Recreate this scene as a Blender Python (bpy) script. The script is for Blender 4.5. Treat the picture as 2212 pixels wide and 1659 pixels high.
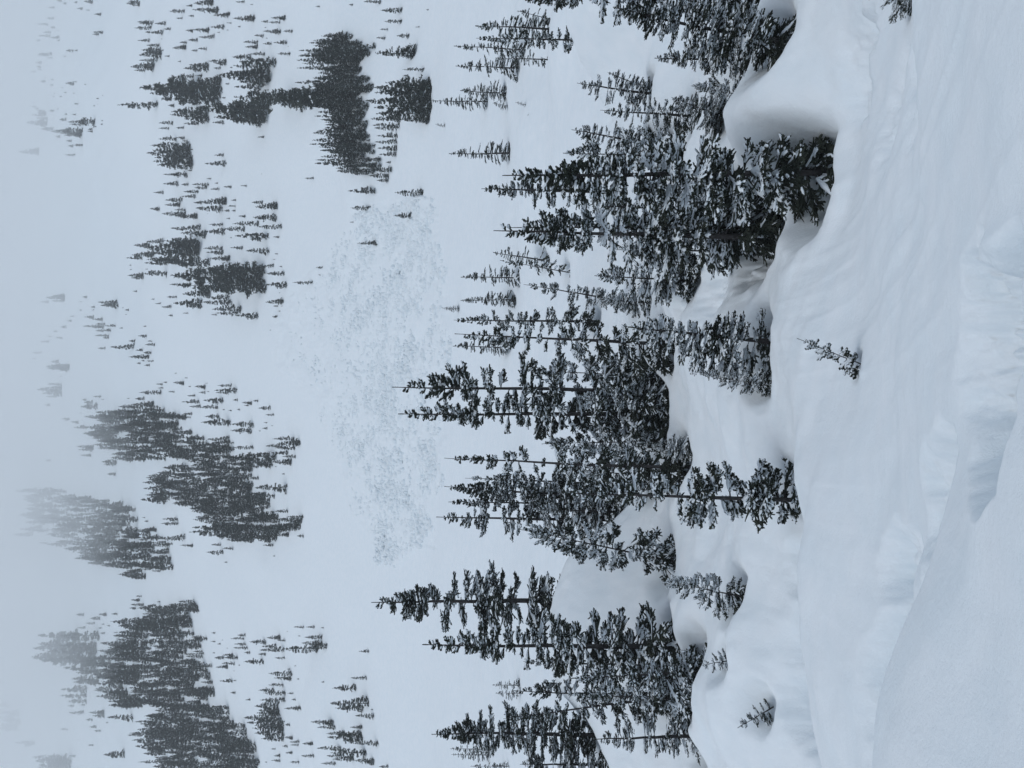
import bpy, math, random
import numpy as np
from math import radians as rad
for o in list(bpy.data.objects): bpy.data.objects.remove(o)
sc = bpy.context.scene
C = sc.collection
# ---------------------------------------------------------------- camera (a phone held sideways: world up is picture left)
F = 1662.0            # focal length in units of the 2212 x 1659 working frame
CX, CY, W0 = 1106.0, 829.5, 2212.0
PITCH = 0.0
cam = bpy.data.cameras.new('camera'); co = bpy.data.objects.new('camera', cam); C.objects.link(co)
cam.sensor_width = 36.0; cam.lens = 36.0*F/W0; cam.clip_start = 0.05; cam.clip_end = 9000
from mathutils import Matrix, Vector
_p = rad(PITCH)
fw = Vector((0, math.cos(_p), -math.sin(_p))); up = Vector((0, math.sin(_p), math.cos(_p))); rt = Vector((1, 0, 0))
m = Matrix.Identity(4)
cx_, cy_, cz_ = -up, rt, -fw          # camera X (picture right) = down, camera Y (picture up) = right
for i in range(3):
    m[i][0], m[i][1], m[i][2] = cx_[i], cy_[i], cz_[i]
co.matrix_world = m
sc.camera = co
# ---------------------------------------------------------------- sky, sun, exposure
SUN_EL, SUN_AZ = 70.0, 215.0           # azimuth measured from +Y (ahead) towards +X
w = bpy.data.worlds.new('World'); sc.world = w; w.use_nodes = True
nt = w.node_tree; bg = nt.nodes['Background']
sky = nt.nodes.new('ShaderNodeTexSky'); sky.sky_type = 'NISHITA'; sky.sun_disc = False
sky.sun_elevation = rad(SUN_EL); sky.sun_rotation = rad(SUN_AZ)
sky.air_density = 1.0; sky.dust_density = 1.0; sky.ozone_density = 1.0
hs = nt.nodes.new('ShaderNodeHueSaturation'); hs.inputs['Saturation'].default_value = 0.60
nt.links.new(sky.outputs[0], hs.inputs['Color']); nt.links.new(hs.outputs[0], bg.inputs['Color'])
bg.inputs['Strength'].default_value = 0.12
sl = bpy.data.lights.new('sun', 'SUN'); sl.energy = 1.0; sl.angle = rad(40); sl.color = (1.0, 0.985, 0.965)
so = bpy.data.objects.new('sun', sl); C.objects.link(so)
sd = Vector((math.sin(rad(SUN_AZ))*math.cos(rad(SUN_EL)), math.cos(rad(SUN_AZ))*math.cos(rad(SUN_EL)), math.sin(rad(SUN_EL))))
so.rotation_euler = sd.to_track_quat('Z', 'Y').to_euler()
sc.view_settings.view_transform = 'Standard'; sc.view_settings.look = 'None'; sc.view_settings.gamma = 1
sc.view_settings.use_curve_mapping = False
sc.view_settings.exposure = -0.03
sc.cycles.use_denoising = True
sc.cycles.max_bounces = 7; sc.cycles.diffuse_bounces = 4; sc.cycles.glossy_bounces = 2; sc.cycles.volume_bounces = 3
sc.cycles.transparent_max_bounces = 8
sc.render.use_persistent_data = False

# ---------------------------------------------------------------- materials
def mat(name, build):
    mm = bpy.data.materials.new(name); mm.use_nodes = True
    t = mm.node_tree; b = t.nodes['Principled BSDF']; build(t, b); return mm
def N(t, kind, **kw):
    n = t.nodes.new(kind)
    for k, v in kw.items(): setattr(n, k, v)
    return n
def noise(t, scale, detail=4, rough=.55, coord='Object'):
    tc = N(t, 'ShaderNodeTexCoord'); n = N(t, 'ShaderNodeTexNoise')
    n.inputs['Scale'].default_value = scale; n.inputs['Detail'].default_value = detail; n.inputs['Roughness'].default_value = rough
    t.links.new(tc.outputs[coord], n.inputs['Vector']); return n
def ramp(t, src, c0, c1, p0=.35, p1=.65):
    r = N(t, 'ShaderNodeValToRGB'); r.color_ramp.elements[0].position = p0; r.color_ramp.elements[1].position = p1
    r.color_ramp.elements[0].color = (*c0, 1); r.color_ramp.elements[1].color = (*c1, 1)
    t.links.new(src, r.inputs[0]); return r
def bump(t, b, src, strength, dist):
    bm = N(t, 'ShaderNodeBump'); bm.inputs['Strength'].default_value = strength; bm.inputs['Distance'].default_value = dist
    t.links.new(src, bm.inputs['Height']); t.links.new(bm.outputs[0], b.inputs['Normal']); return bm
def m_snow(t, b):
    n1 = noise(t, .9, 6); r = ramp(t, n1.outputs[0], (.765, .84, .88), (.81, .87, .903))
    t.links.new(r.outputs[0], b.inputs['Base Color']); b.inputs['Roughness'].default_value = .75
    b.inputs['Specular IOR Level'].default_value = .2
    n2 = noise(t, 14, 6, .7); n3 = noise(t, 2.3, 5, .6)
    b1 = bump(t, b, n2.outputs[0], .5, .025)
    n4 = noise(t, 55, 3, .7); b3 = N(t, 'ShaderNodeBump'); b3.inputs['Strength'].default_value = .5; b3.inputs['Distance'].default_value = .006
    t.links.new(n4.outputs[0], b3.inputs['Height'])
    b2 = N(t, 'ShaderNodeBump'); t.links.new(b3.outputs[0], b2.inputs['Normal']); b2.inputs['Strength'].default_value = .3; b2.inputs['Distance'].default_value = .08
    t.links.new(n3.outputs[0], b2.inputs['Height']); t.links.new(b2.outputs[0], b1.inputs['Normal'])
def m_load(t, b):
    b.inputs['Base Color'].default_value = (.79, .855, .895, 1); b.inputs['Roughness'].default_value = .8
    n = noise(t, 9, 3); bump(t, b, n.outputs[0], .4, .04)
def m_needles(t, b):
    n = noise(t, 3.0, 4, .6); r = ramp(t, n.outputs[0], (.016, .022, .018), (.042, .051, .038), .3, .7)
    t.links.new(r.outputs[0], b.inputs['Base Color']); b.inputs['Roughness'].default_value = .8; b.inputs['Specular IOR Level'].default_value = .2
def m_bark(t, b):
    n = noise(t, 7, 4, .6); r = ramp(t, n.outputs[0], (.022, .020, .022), (.075, .068, .066), .3, .75)
    t.links.new(r.outputs[0], b.inputs['Base Color']); b.inputs['Roughness'].default_value = .9
    bump(t, b, n.outputs[0], .6, .02)
M_SNOW = mat('snow', m_snow); M_LOAD = mat('tree snow', m_load); M_NEED = mat('fir needles', m_needles); M_BARK = mat('bark', m_bark)
def m_far(t, b):
    n = noise(t, .9, 3, .6); r = ramp(t, n.outputs[0], (.022, .030, .026), (.055, .066, .056), .3, .7)
    t.links.new(r.outputs[0], b.inputs['Base Color']); b.inputs['Roughness'].default_value = .85; b.inputs['Specular IOR Level'].default_value = .2
M_FAR = mat('far fir needles', m_far)

# ---------------------------------------------------------------- noise and mesh helpers
def _h(ix, iy, s):
    n = (ix.astype(np.int64)*374761393 + iy.astype(np.int64)*668265263 + s*1274126177) & 0x7fffffff
    n = ((n ^ (n >> 13))*1274126177) & 0x7fffffff
    n = n ^ (n >> 16)
    return (n & 0xffff)/65535.0
def vn(x, y, s=0):
    ix = np.floor(x); iy = np.floor(y); fx = x-ix; fy = y-iy
    fx = fx*fx*fx*(fx*(fx*6-15)+10); fy = fy*fy*fy*(fy*(fy*6-15)+10)
    a = _h(ix, iy, s); b = _h(ix+1, iy, s); c = _h(ix, iy+1, s); d = _h(ix+1, iy+1, s)
    return (a+(b-a)*fx+(c-a)*fy+(a-b-c+d)*fx*fy)*2-1
def fbm(x, y, s=0, o=4, g=.5):
    r = 0; a = 1; t = 0
    for i in range(o):
        r = r+a*vn(x, y, s+i*17); t += a; a *= g; x, y = x*1.93+y*.31+5.1, y*1.93-x*.31+9.7
    return r/t
def sstep(a, b, x):
    t = np.clip((x-a)/(b-a), 0, 1); return t*t*(3-2*t)
def mesh_np(name, V, Q, mats, midx=None, smooth=True, tri=None):
    me = bpy.data.meshes.new(name)
    nq = len(Q); ntr = 0 if tri is None else len(tri)
    me.vertices.add(len(V)); me.vertices.foreach_set('co', np.asarray(V, np.float32).ravel())
    lv = np.asarray(Q, np.int32).ravel()
    if ntr: lv = np.concatenate([lv, np.asarray(tri, np.int32).ravel()])
    me.loops.add(len(lv)); me.loops.foreach_set('vertex_index', lv)
    me.polygons.add(nq+ntr)
    st = np.concatenate([np.arange(nq)*4, nq*4+np.arange(ntr)*3]).astype(np.int32)
    me.polygons.foreach_set('loop_start', st)
    for mm in mats: me.materials.append(mm)
    if midx is not None: me.polygons.foreach_set('material_index', np.asarray(midx, np.int32))
    me.polygons.foreach_set('use_smooth', np.full(nq+ntr, smooth))
    me.update(calc_edges=True); me.validate(); return me
HAZE, HAZE_D, CLOUD, CLOUD_Z, CLOUD_D = True, .00030, True, 240.0, .0036
# ---------------------------------------------------------------- the terrain: a snow slope falling away, a bench, and the far mountainside
def tn(px): return (CX-px)/F           # picture column -> height / distance
_kY = np.array([-400, -60, -6, 0, 1.5, 3, 4.9, 7.1, 10, 12.9, 17, 20.5, 24, 30, 38, 45, 52, 60, 75, 95, 110, 130, 150, 170, 200, 265, 399, 543, 732, 1112, 1250, 1500, 2600])
_kZ = np.array([ 60, 12, -1.2, -2.36, -2.42, -2.65, -3.23, -4.14, -5.2, -6.2, -7.5, -8.3, -8.55, -8.35, -7.85, -7.6, -7.2, -6.1, -4.0, -1.2, .8, 5.5, 12, 18.5, 36, 79, 184, 296, 443, 745, 850, 900, 905])
def _pchip(xk, yk):
    h = np.diff(xk); d = np.diff(yk)/h; mm = np.zeros(len(xk))
    for i in range(1, len(xk)-1):
        if d[i-1]*d[i] > 0:
            w1 = 2*h[i]+h[i-1]; w2 = h[i]+2*h[i-1]; mm[i] = (w1+w2)/(w1/d[i-1]+w2/d[i])
    mm[0] = d[0]; mm[-1] = d[-1]
    def f(x):
        x = np.clip(x, xk[0], xk[-1]); i = np.clip(np.searchsorted(xk, x)-1, 0, len(xk)-2)
        t = (x-xk[i])/h[i]; t2 = t*t; t3 = t2*t
        return (2*t3-3*t2+1)*yk[i]+(t3-2*t2+t)*h[i]*mm[i]+(-2*t3+3*t2)*yk[i+1]+(t3-t2)*h[i]*mm[i+1]
    return f
prof = _pchip(_kY, _kZ)
def at(py, Y): return ((CY-py)/F*Y, Y)
# domes: picture row, distance, half width, half depth, height
DOMES = [(1305, 46, 5.2, 6.5, 5.7), (1635, 41, 6.0, 6.0, 3.2), (40, 48, 6.5, 6, 2.6), (205, 38, 3.0, 3.2, 1.6), (-120, 42, 8, 8, 3.0),
         (700, 60, 9, 5, .9), (1250, 27, 4, 2.5, .5), (1540, 24, 4, 2.5, .7),
         (150, 100, 9, 8, 1.6), (480, 95, 14, 8, 1.2), (60, 72, 6, 6, 1.8), (330, 92, 9, 7, 1.5), (230, 178, 12, 9, 3.5), (330, 208, 22, 10, 5), (120, 216, 25, 10, 5),
         (640, 116, 10, 7, 1.6), (760, 112, 8, 6, 1.2), (1600, 232, 25, 14, 4)]
# hollows: row, distance, half width, far reach, near reach, depth
HOLLOWS = [(1640, 9.9, 1.7, 3.4, .9, .95), (1320, 10.2, 1.15, 2.6, .45, .72), (1110, 7.6, .95, 1.9, .35, .50), (930, 5.3, .6, 1.5, .5, .45), (790, 5.2, .95, 2.0, .6, .72), (640, 6.1, .5, 1.0, .35, .30),
           (85, 10.6, 1.3, 1.8, .5, .42), (120, 17.0, 1.5, 2.4, .6, .42), (60, 16.0, .6, 1.3, .35, .32), (230, 13.5, 1.2, 2.0, .5, .25), (1420, 20.2, 3.0, 3.2, 1.0, 1.0), (1540, 20.6, 1.5, 2.2, .8, .5), (1240, 21.5, 1.5, 2.2, .8, .4),
           (545, 26.5, 1.7, 1.2, 1.6, .8), (620, 30.5, 2.2, 1.5, 1.8, .8), (665, 34, 1.6, 1.2, 1.4, .5)]
# pillows with a crisp far edge: row, distance, half width, near reach, far reach, height
PILLOWS = [(1730, 6.4, 1.75, 2.8, 1.4, .82), (1130, 5.0, 1.1, 1.6, .8, .20), (690, 5.5, .55, .7, .35, .20), (1425, 16.0, 3.9, 3.2, 1.6, .95), (1080, 19.0, 3.4, 3.4, 1.6, .60), (-40, 8.4, 2.6, 3.0, 1.2, .22), (1175, 7.6, .38, .3, .3, .22), (1215, 8.2, .35, .3, .3, .18), (1265, 8.9, .5, .5, .4, .2),
           (175, 22.8, 3.9, 4.2, 2.0, 1.15), (262, 22.6, 1.7, 2.4, 1.8, .75), (560, 21, 2.5, 3, 1.5, .3), (1330, 19.8, .7, .7, .6, .35), (1450, 21.0, .9, .7, .7, .4), (1510, 20.4, .6, .6, .5, .3)]
ANCH = []       # x, y, reach, lift: brings the bench to the height each near fir stands at
_pr = random.Random(12)
for _i in range(46):
    _Y = _pr.uniform(24, 50); PILLOWS.append((_pr.uniform(-60, 1700), _Y, _pr.uniform(.7, 2.2), _pr.uniform(.8, 1.8), _pr.uniform(.6, 1.3), _pr.uniform(.15, .55)))
def H0(x, y):
    x = np.atleast_1d(np.asarray(x, float)); y = np.atleast_1d(np.asarray(y, float))
    R = np.hypot(x, y)
    wx = x+1.2*np.minimum(1, R/30)*fbm(x*.09, y*.09, 3, 2)
    z = prof(y+np.minimum(R, 300)*.0*x)
    # broad rolls and gullies on the far side
    far = sstep(90, 260, y)
    z = z+far*(9*fbm(x*.006+3, y*.003, 11, 3)+3.0*fbm(x*.022, y*.011, 21, 3))*np.clip(y/400, .3, 1.3)
    mid = sstep(35, 80, y)*(1-sstep(260, 420, y))
    z = z+mid*1.1*fbm(x*.05, y*.04, 31, 3)
    z = z+sstep(14, 30, y)*(1-sstep(90, 200, y))*.38*fbm(x*.16, y*.16, 41, 3)
    near = 1-sstep(40, 70, y)
    z = z+near*sstep(1.5, 9, R)*.20*fbm(x*.35+7, y*.28, 51, 3)
    # wind ripples running down the near slope
    fl = x+.06*y+.9*fbm(x*.12, y*.07, 61, 2)
    rip = 1-np.abs(fbm(fl*1.15, y*.10, 71, 3, .6))*2.2
    rip2 = 1-np.abs(fbm(fl*2.6, y*.2, 75, 2))*2
    rm = near*sstep(-1.0, .6, x-.03*y)*sstep(2.5, 7, y)*(1-sstep(17, 24, y))
    z = z+(.015+.060*rm*np.clip(.6+.9*fbm(x*.3, y*.12, 66, 2), 0, 1.3))*near*sstep(1.5, 6, R)*rip+.022*rm*rip2
    for (py, Y, rx, ry, h) in DOMES:
        cx, cy = at(py, Y)
        d = ((wx-cx)/rx)**2+((y-cy)/ry)**2
        z = z+h*np.exp(-np.minimum(d, 40)**1.35)
    for k, (py, Y, rx, rn, rf, hh) in enumerate(PILLOWS):
        cx, cy = at(py, Y)
        d = ((x-cx)/rx)**2+((y-cy)/np.where(y > cy, rf, rn))**2
        d = d*(1+.35*fbm(x/rx*1.1+k, y/rx*1.1, 170+k, 2))
        z = z+hh*np.exp(-np.clip(d, 0, 40)**1.25)
    for k, (py, Y, rx, rf, rn, dep) in enumerate(HOLLOWS):
        cx, cy = at(py, Y)
        s = 1/max(rx, .4)
        wob = .32*fbm(x*s*1.6, y*s*1.6, 90+k, 3)
        dy = (y-cy)/np.where(y > cy, rf, rn)
        e = np.sqrt(((x-cx)/rx)**2+dy*dy)+wob
        z = z-dep*(1-sstep(.45, 1.02, e))*np.clip(1+.7*fbm(x*s*3, y*s*3, 140+k, 4, .6), 0, 2)
    if ANCH:
        num = np.zeros(z.shape); den = np.full(z.shape, .25)
        for (cx, cy, s, res) in ANCH:
            k = np.nonzero((np.abs(x-cx) < 2.6*s) & (np.abs(y-cy) < 3.4*s))
            if len(k[0]) == 0: continue
            g = np.exp(-(((x[k]-cx)/s)**2+((y[k]-cy)/(1.3*s))**2))
            num[k] += g*res; den[k] += g
        z = z+num/den
    z = z+sstep(13, 22, y)*(1-sstep(52, 75, y))*(.13*fbm(x*.55, y*.5, 43, 3)+.05*np.abs(fbm(x*1.3, y*1.3, 45, 3)))
    # lumpy snow
    z = z+near*(.016*fbm(x*2.1, y*2.1, 81, 3)+.05*fbm(x*.8, y*.7, 83, 3))*sstep(2, 5, R)
    return z
# avalanche debris outline in the picture
DEB = [(600, 700), (625, 640), (700, 560), (790, 470), (850, 440), (930, 430), (945, 560), (965, 650), (970, 760), (960, 960), (940, 1100), (935, 1180), (850, 1240), (800, 1200), (770, 1090), (740, 1000), (690, 880), (620, 800)]
def inpoly(px, py, poly):
    px = np.asarray(px, float); py = np.asarray(py, float); c = np.zeros(px.shape, bool); n = len(poly)
    for i in range(n):
        x1, y1 = poly[i]; x2, y2 = poly[(i+1) % n]
        if y1 == y2: continue
        k = ((y1 > py) != (y2 > py)) & (px < (x2-x1)*(py-y1)/(y2-y1)+x1); c ^= k
    return c
WELLS = []      # x, y, radius, depth
def wells(x, y, z):
    for (cx, cy, r, dep, sd) in WELLS:
        k = np.nonzero((np.abs(x-cx) < 2.2*r) & (np.abs(y-cy) < 2.2*r))
        if len(k[0]) == 0: continue
        xx = x[k]-cx; yy = y[k]-cy
        e = np.sqrt(xx*xx+yy*yy)/r*(1+.22*fbm(xx/r*1.3, yy/r*1.3, sd, 2))
        mk = 1-sstep(.25, 1.08, e); z[k] -= dep*mk
        z[k] += np.minimum(mk, 1.2*sstep(0, .25, mk))*.12*dep*(fbm(x[k]*2.3, y[k]*2.3, sd+3, 3)+.5*fbm(x[k]*5.5, y[k]*5.5, sd+4, 2))
        z[k] += .06*dep*np.exp(-((e-1.2)/.22)**2)
    return z
_Ys = np.concatenate([np.arange(2.0, 30, .1), np.arange(30, 120, .4), np.arange(120, 1300, 1.2)])
def cast(px, py, ymin=2.0):
    """first point of the ground seen at a picture position"""
    t = tn(px); v = (CY-py)/F
    Y = _Ys[_Ys >= ymin]; z = H0(v*Y, Y); k = np.nonzero(z >= t*Y)[0]
    if len(k) == 0: return None
    i = k[0]
    if i == 0: return (v*Y[0], Y[0], z[0])
    a, b = Y[i-1], Y[i]; fa = H0(v*a, a)-t*a; fb = z[i]-t*b; yy = a+(b-a)*(-fa)/(fb-fa+1e-9)
    return (v*yy, yy, ground(v*yy, yy))
def ground(x, y): return float(H0(np.array([x]), np.array([y]))[0])
GRID = {}
def terrain_grid(ncol, nrow):
    r = np.exp(np.linspace(math.log(.35), math.log(2600), 6000)); tt = prof(r)/r
    pxr = np.clip(CX-F*tt, -200, 2500)
    cost = np.abs(np.gradient(pxr))+.10*2300/6000
    cs = np.cumsum(cost); cs /= cs[-1]
    rr = np.interp(np.linspace(0, 1, nrow), cs, r)
    tv = np.linspace(-math.tan(rad(33)), math.tan(rad(33)), ncol)
    th = np.concatenate([np.radians(np.linspace(-180, -33, 60, endpoint=False)), np.arctan(tv), np.radians(np.linspace(180, 33, 60, endpoint=False))[::-1][:-1]])
    T, Rr = np.meshgrid(th, rr)
    X = Rr*np.sin(T); Y = Rr*np.cos(T); Z = H0(X, Y)
    GRID.update(X=X, Y=Y, Z=Z, tv=tv, n0=60, ncol=ncol)
def gcast(px, py, ymin=60):
    v = (CY-py)/F; f = (v-GRID['tv'][0])/(GRID['tv'][1]-GRID['tv'][0]); j = int(np.clip(f, 0, GRID['ncol']-2)); f -= j; j += GRID['n0']
    Y = GRID['Y'][:, j]*(1-f)+GRID['Y'][:, j+1]*f; Z = GRID['Z'][:, j]*(1-f)+GRID['Z'][:, j+1]*f
    k = np.nonzero((Z >= tn(px)*Y) & (Y > ymin))[0]
    if len(k) == 0: return None
    i = k[0]
    if i == 0: return (v*Y[0], Y[0], Z[0])
    a = Z[i-1]-tn(px)*Y[i-1]; b = Z[i]-tn(px)*Y[i]; q = -a/(b-a+1e-9); q = min(max(q, 0), 1)
    y = Y[i-1]+(Y[i]-Y[i-1])*q; return (v*y, y, Z[i-1]+(Z[i]-Z[i-1])*q)
def build_terrain():
    X, Y, Z = GRID['X'], GRID['Y'], GRID['Z'].copy()
    # rough avalanche debris
    with np.errstate(divide='ignore', invalid='ignore'):
        px = CX-F*Z/np.maximum(Y, .1); py = CY-F*X/np.maximum(Y, .1)
    k = np.nonzero((Y > 100) & (Y < 330) & inpoly(px+25*fbm(X*.05, Y*.05, 7, 2), py+25*fbm(X*.05, Y*.05, 8, 2), DEB))
    Z[k] += (.7*fbm(X[k]*.22, Y[k]*.22, 201, 3)+.4*np.abs(fbm(X[k]*.7, Y[k]*.7, 205, 2)))
    Z = wells(X, Y, Z)
    nr, nc = X.shape
    V = np.stack([X, Y, Z], -1).reshape(-1, 3)
    V = np.concatenate([[[0, 0, prof(np.array([0.]))[0]]], V])
    i = np.arange(nr-1)[:, None]; j = np.arange(nc)[None, :]; j2 = (j+1) % nc
    Q = np.stack([1+i*nc+j, 1+i*nc+j2, 1+(i+1)*nc+j2, 1+(i+1)*nc+j], -1).reshape(-1, 4)[:, ::-1]
    jj = np.arange(nc); tri = np.stack([np.zeros(nc, int), 1+(jj+1) % nc, 1+jj], -1)
    me = mesh_np('snow_slope', V, Q, [M_SNOW], tri=tri)
    o = bpy.data.objects.new('ground', me); C.objects.link(o); o['kind'] = 'structure'
    o['label'] = 'snow covered mountainside'
    return o
# ---------------------------------------------------------------- firs
UP = np.array([0, 0, 1.0])
def tubes(P, r, S, rng, flat=1.0, jit=0.0, off=0.0):
    """P (N,K,3) polylines, r (N,K) radii -> vertices, quads"""
    Nn, K, _ = P.shape
    T = np.gradient(P, axis=1); T /= np.linalg.norm(T, axis=2, keepdims=True)+1e-9
    ref = np.where(np.abs(T[..., 2:3]) > .93, np.array([1.0, 0, 0]), UP)
    Sd = np.cross(T, ref); Sd /= np.linalg.norm(Sd, axis=2, keepdims=True)+1e-9
    U = np.cross(Sd, T)
    a = np.arange(S)*2*math.pi/S+.3
    rj = r[:, :, None]*(1+jit*(rng.random((Nn, K, S))*2-1))
    V = P[:, :, None, :]+off*r[:, :, None, None]*UP+rj[..., None]*(np.cos(a)[None, None, :, None]*Sd[:, :, None, :]+flat*np.sin(a)[None, None, :, None]*U[:, :, None, :])
    V = V.reshape(-1, 3)
    n = np.arange(Nn)[:, None, None]*K*S; k = np.arange(K-1)[None, :, None]*S; s = np.arange(S)[None, None, :]; s2 = (s+1) % S
    Q = np.stack([n+k+s, n+k+s2, n+k+S+s2, n+k+S+s], -1).reshape(-1, 4)
    return V, Q
def spikes(P, r, rng, per, ln):
    """short needle sprays along polylines: triangles"""
    Nn, K, _ = P.shape
    t = rng.random((Nn, per))*(K-1.001); i = t.astype(int); f = (t-i)[..., None]
    n = np.arange(Nn)[:, None]
    p = P[n, i]*(1-f)+P[n, i+1]*f; d = P[n, i+1]-P[n, i]; d /= np.linalg.norm(d, axis=2, keepdims=True)+1e-9
    q = rng.normal(size=p.shape); q -= (q*d).sum(2, keepdims=True)*d; q /= np.linalg.norm(q, axis=2, keepdims=True)+1e-9
    rr = r[n, i][..., None]
    tip = p+q*(rr+ln*(.5+rng.random((Nn, per, 1))))+d*ln*.8
    a = p+d*ln*.45; b = p-d*ln*.45
    V = np.stack([a, b, tip], 2).reshape(-1, 3)
    return V, np.arange(len(V)).reshape(-1, 3)
def curve_of(base, d, L, K, rise, rng, wob=.06):
    """N polylines from base in direction d, length L, bending by 'rise' (N,) towards the tip"""
    s = np.linspace(0, 1, K)[None, :, None]
    P = base[:, None, :]+d[:, None, :]*L[:, None, None]*s
    P[..., 2] += (rise*L)[:, None]*(s[..., 0]**2)
    P += (rng.random(P.shape)-.5)*wob*L[:, None, None]*s
    return P
def fir(seed, H=10.0, R=1.35, nb=100, level=2, shape=.8, snow=.7, start=.02, leader=.05, gaps=.35, fat=1.0, bare=0.0, elev=(35, -22)):
    """arrays of one fir: trunk, needles, snow. level 2 near, 1 middle, 0 far"""
    rng = np.random.default_rng(seed)
    # trunk
    K = {2: 12, 1: 6, 0: 3}[level]; S = {2: 9, 1: 5, 0: 3}[level]
    zt = np.linspace(-.08*H, H, K); wob = np.cumsum(rng.normal(size=(K, 2))*.006*H/K*3, 0); wob -= wob[0]
    P = np.stack([wob[:, 0], wob[:, 1], zt], -1)[None]
    rt_ = (.0088*H*(1-np.clip(zt/H, 0, 1))**.9+.0011*H)[None]*(1 if level else 1.4)
    trunk = tubes(P, rt_, S, rng, jit=.06)
    def tx(z): return np.stack([np.interp(z, zt, wob[:, 0]), np.interp(z, zt, wob[:, 1]), z], -1)
    # branches
    u = np.sort(1-(1-rng.random(nb))**.86); u = start+(1-leader-start)*u
    if level: u = np.sort(np.concatenate([u, .72+(.27-leader*.5)*rng.random(nb//4)])); nb = len(u)
    gn = vn(u*13+seed*7.7, np.zeros(nb), seed); az = rng.random(nb)*2*math.pi
    keep = ~((rng.random(nb) < gaps*np.clip(.5+gn*1.6, 0, 1)*sstep(.04, .2, u)))
    u, az = u[keep], az[keep]; n = len(u)
    env = (1-u)**shape*(.82+.18*np.sin(az+seed))+.045
    env *= .30+.70*sstep(0, .30, 1-u)
    if start < .1: env *= .80+.20*sstep(0, .10, u)
    L = R*env*(.55+.65*rng.random(n)**.8)
    gz = vn(u*9+seed, az*.9, seed+5); L *= 1+.28*gz
    el = np.radians(elev[1]+(elev[0]-elev[1])*u+rng.normal(size=n)*9)
    d = np.stack([np.cos(az)*np.cos(el), np.sin(az)*np.cos(el), np.sin(el)], -1)
    base = tx(u*H)
    Kb = {2: 6, 1: 4, 0: 3}[level]
    rise = rng.normal(size=n)*.06+np.where(u > .78, .12, -.28+.30*rng.random(n))*(1 if level else .8)
    B = curve_of(base, d, L, Kb, rise, rng)
    if level == 2:   # tips turn up again
        s = np.linspace(0, 1, Kb)
        B[..., 2] += (L*.22)[:, None]*np.clip(s-.55, 0, 1)**2*2
    r0 = .0028*H
    wood = tubes(B, (np.linspace(1, .35, Kb)[None]*(r0*(.5+L/R))[:, None])*.9, 4 if level else 3, rng)
    lines = []; rad_ = []
    fr = .0060*H*fat*(1.5 if level == 0 else 1.0 if level == 1 else .47)
    def pt(s, k):
        i = np.minimum((s*(Kb-1)).astype(int), Kb-2); f = (s*(Kb-1)-i)[:, None]
        return B[k, i]*(1-f)+B[k, i+1]*f, (B[k, i+1]-B[k, i])
    # foliage on the outer spine
    s0 = .22+bare*.4
    ks = np.arange(n); a, _ = pt(np.full(n, s0), ks); KT = {2: 4, 1: 3, 0: 3}[level]
    sp = np.stack([pt(np.full(n, s0+(1-s0)*q*.999), ks)[0] for q in np.linspace(0, 1, KT)], 1)
    lines.append(sp); rad_.append(np.outer(np.clip(.7+.5*L/R, .6, 1.3), np.array([1.1, 1.15, 1.0, .6])[:KT] if KT == 4 else np.array([1.15, 1.0, .3]))*fr)
    # side twigs
    dens = {2: 33.0, 1: 8.0, 0: 4.0}[level]
    cnt = np.maximum(1, np.round(dens*(L/R)**.8*(.7+.6*rng.random(n)))).astype(int)
    k = np.repeat(ks, cnt); nn = len(k)
    s = s0*.8+(1-s0*.8)*rng.random(nn)**.8
    p, tt = pt(s*.98, k); tt /= np.linalg.norm(tt, axis=1, keepdims=True)+1e-9
    side = np.cross(tt, UP); side /= np.linalg.norm(side, axis=1, keepdims=True)+1e-9
    sg = np.where(rng.random(nn) < .5, -1, 1)[:, None]
    ang = np.radians((36 if level == 2 else 46)+rng.normal(size=nn)*13)[:, None]
    dd = tt*np.cos(ang)+side*sg*np.sin(ang); dd[:, 2] += rng.normal(size=nn)*.18-.12
    dd /= np.linalg.norm(dd, axis=1, keepdims=True)
    l = L[k]*(.24+.36*(1-s))*(.55+.75*rng.random(nn))*(.68 if level == 2 else 1)+.012*H
    Tw = curve_of(p, dd, l, KT, rng.normal(size=nn)*.12-.05, rng, .1)
    lines.append(Tw); rad_.append(np.ones((nn, 1))*fr*(np.array([.85, 1.05, 1.0, .62])[:KT] if KT == 4 else np.array([.85, 1.0, .3])))
    if level == 2:
        big = np.nonzero(l > .022*H)[0]; k2 = np.repeat(big, rng.integers(1, 5, len(big))); n2 = len(k2)
        i = rng.integers(1, KT-1, n2); p2 = Tw[k2, i]; t2 = Tw[k2, i+1]-Tw[k2, i]; t2 /= np.linalg.norm(t2, axis=1, keepdims=True)+1e-9
        sd2 = np.cross(t2, UP); sd2 /= np.linalg.norm(sd2, axis=1, keepdims=True)+1e-9
        d2 = t2*.7+sd2*np.where(rng.random(n2) < .5, -1, 1)[:, None]*.75; d2[:, 2] += rng.normal(size=n2)*.25; d2 /= np.linalg.norm(d2, axis=1, keepdims=True)
        T2 = curve_of(p2, d2, l[k2]*(.3+.35*rng.random(n2)), KT, rng.normal(size=n2)*.15, rng, .1)
        lines.append(T2); rad_.append(np.ones((n2, 1))*fr*.85*np.array([.85, 1.05, 1.0, .62])[None])
    # leader shoot at the very top
    zl = np.linspace(1-leader*.9, 1, KT)*H; lines.append(tx(zl)[None]); rad_.append(np.full((1, KT), fr*.5))
    PL = np.concatenate(lines); RL = np.concatenate(rad_)
    RL = RL*(.8+.45*rng.random((len(RL), 1)))
    fol = tubes(PL, RL, {2: 4, 1: 4, 0: 3}[level], rng, jit=.30)
    spk = spikes(PL, RL, rng, {2: 6, 1: 6, 0: 6}[level], fr*(.75 if level else 1.9))
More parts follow.
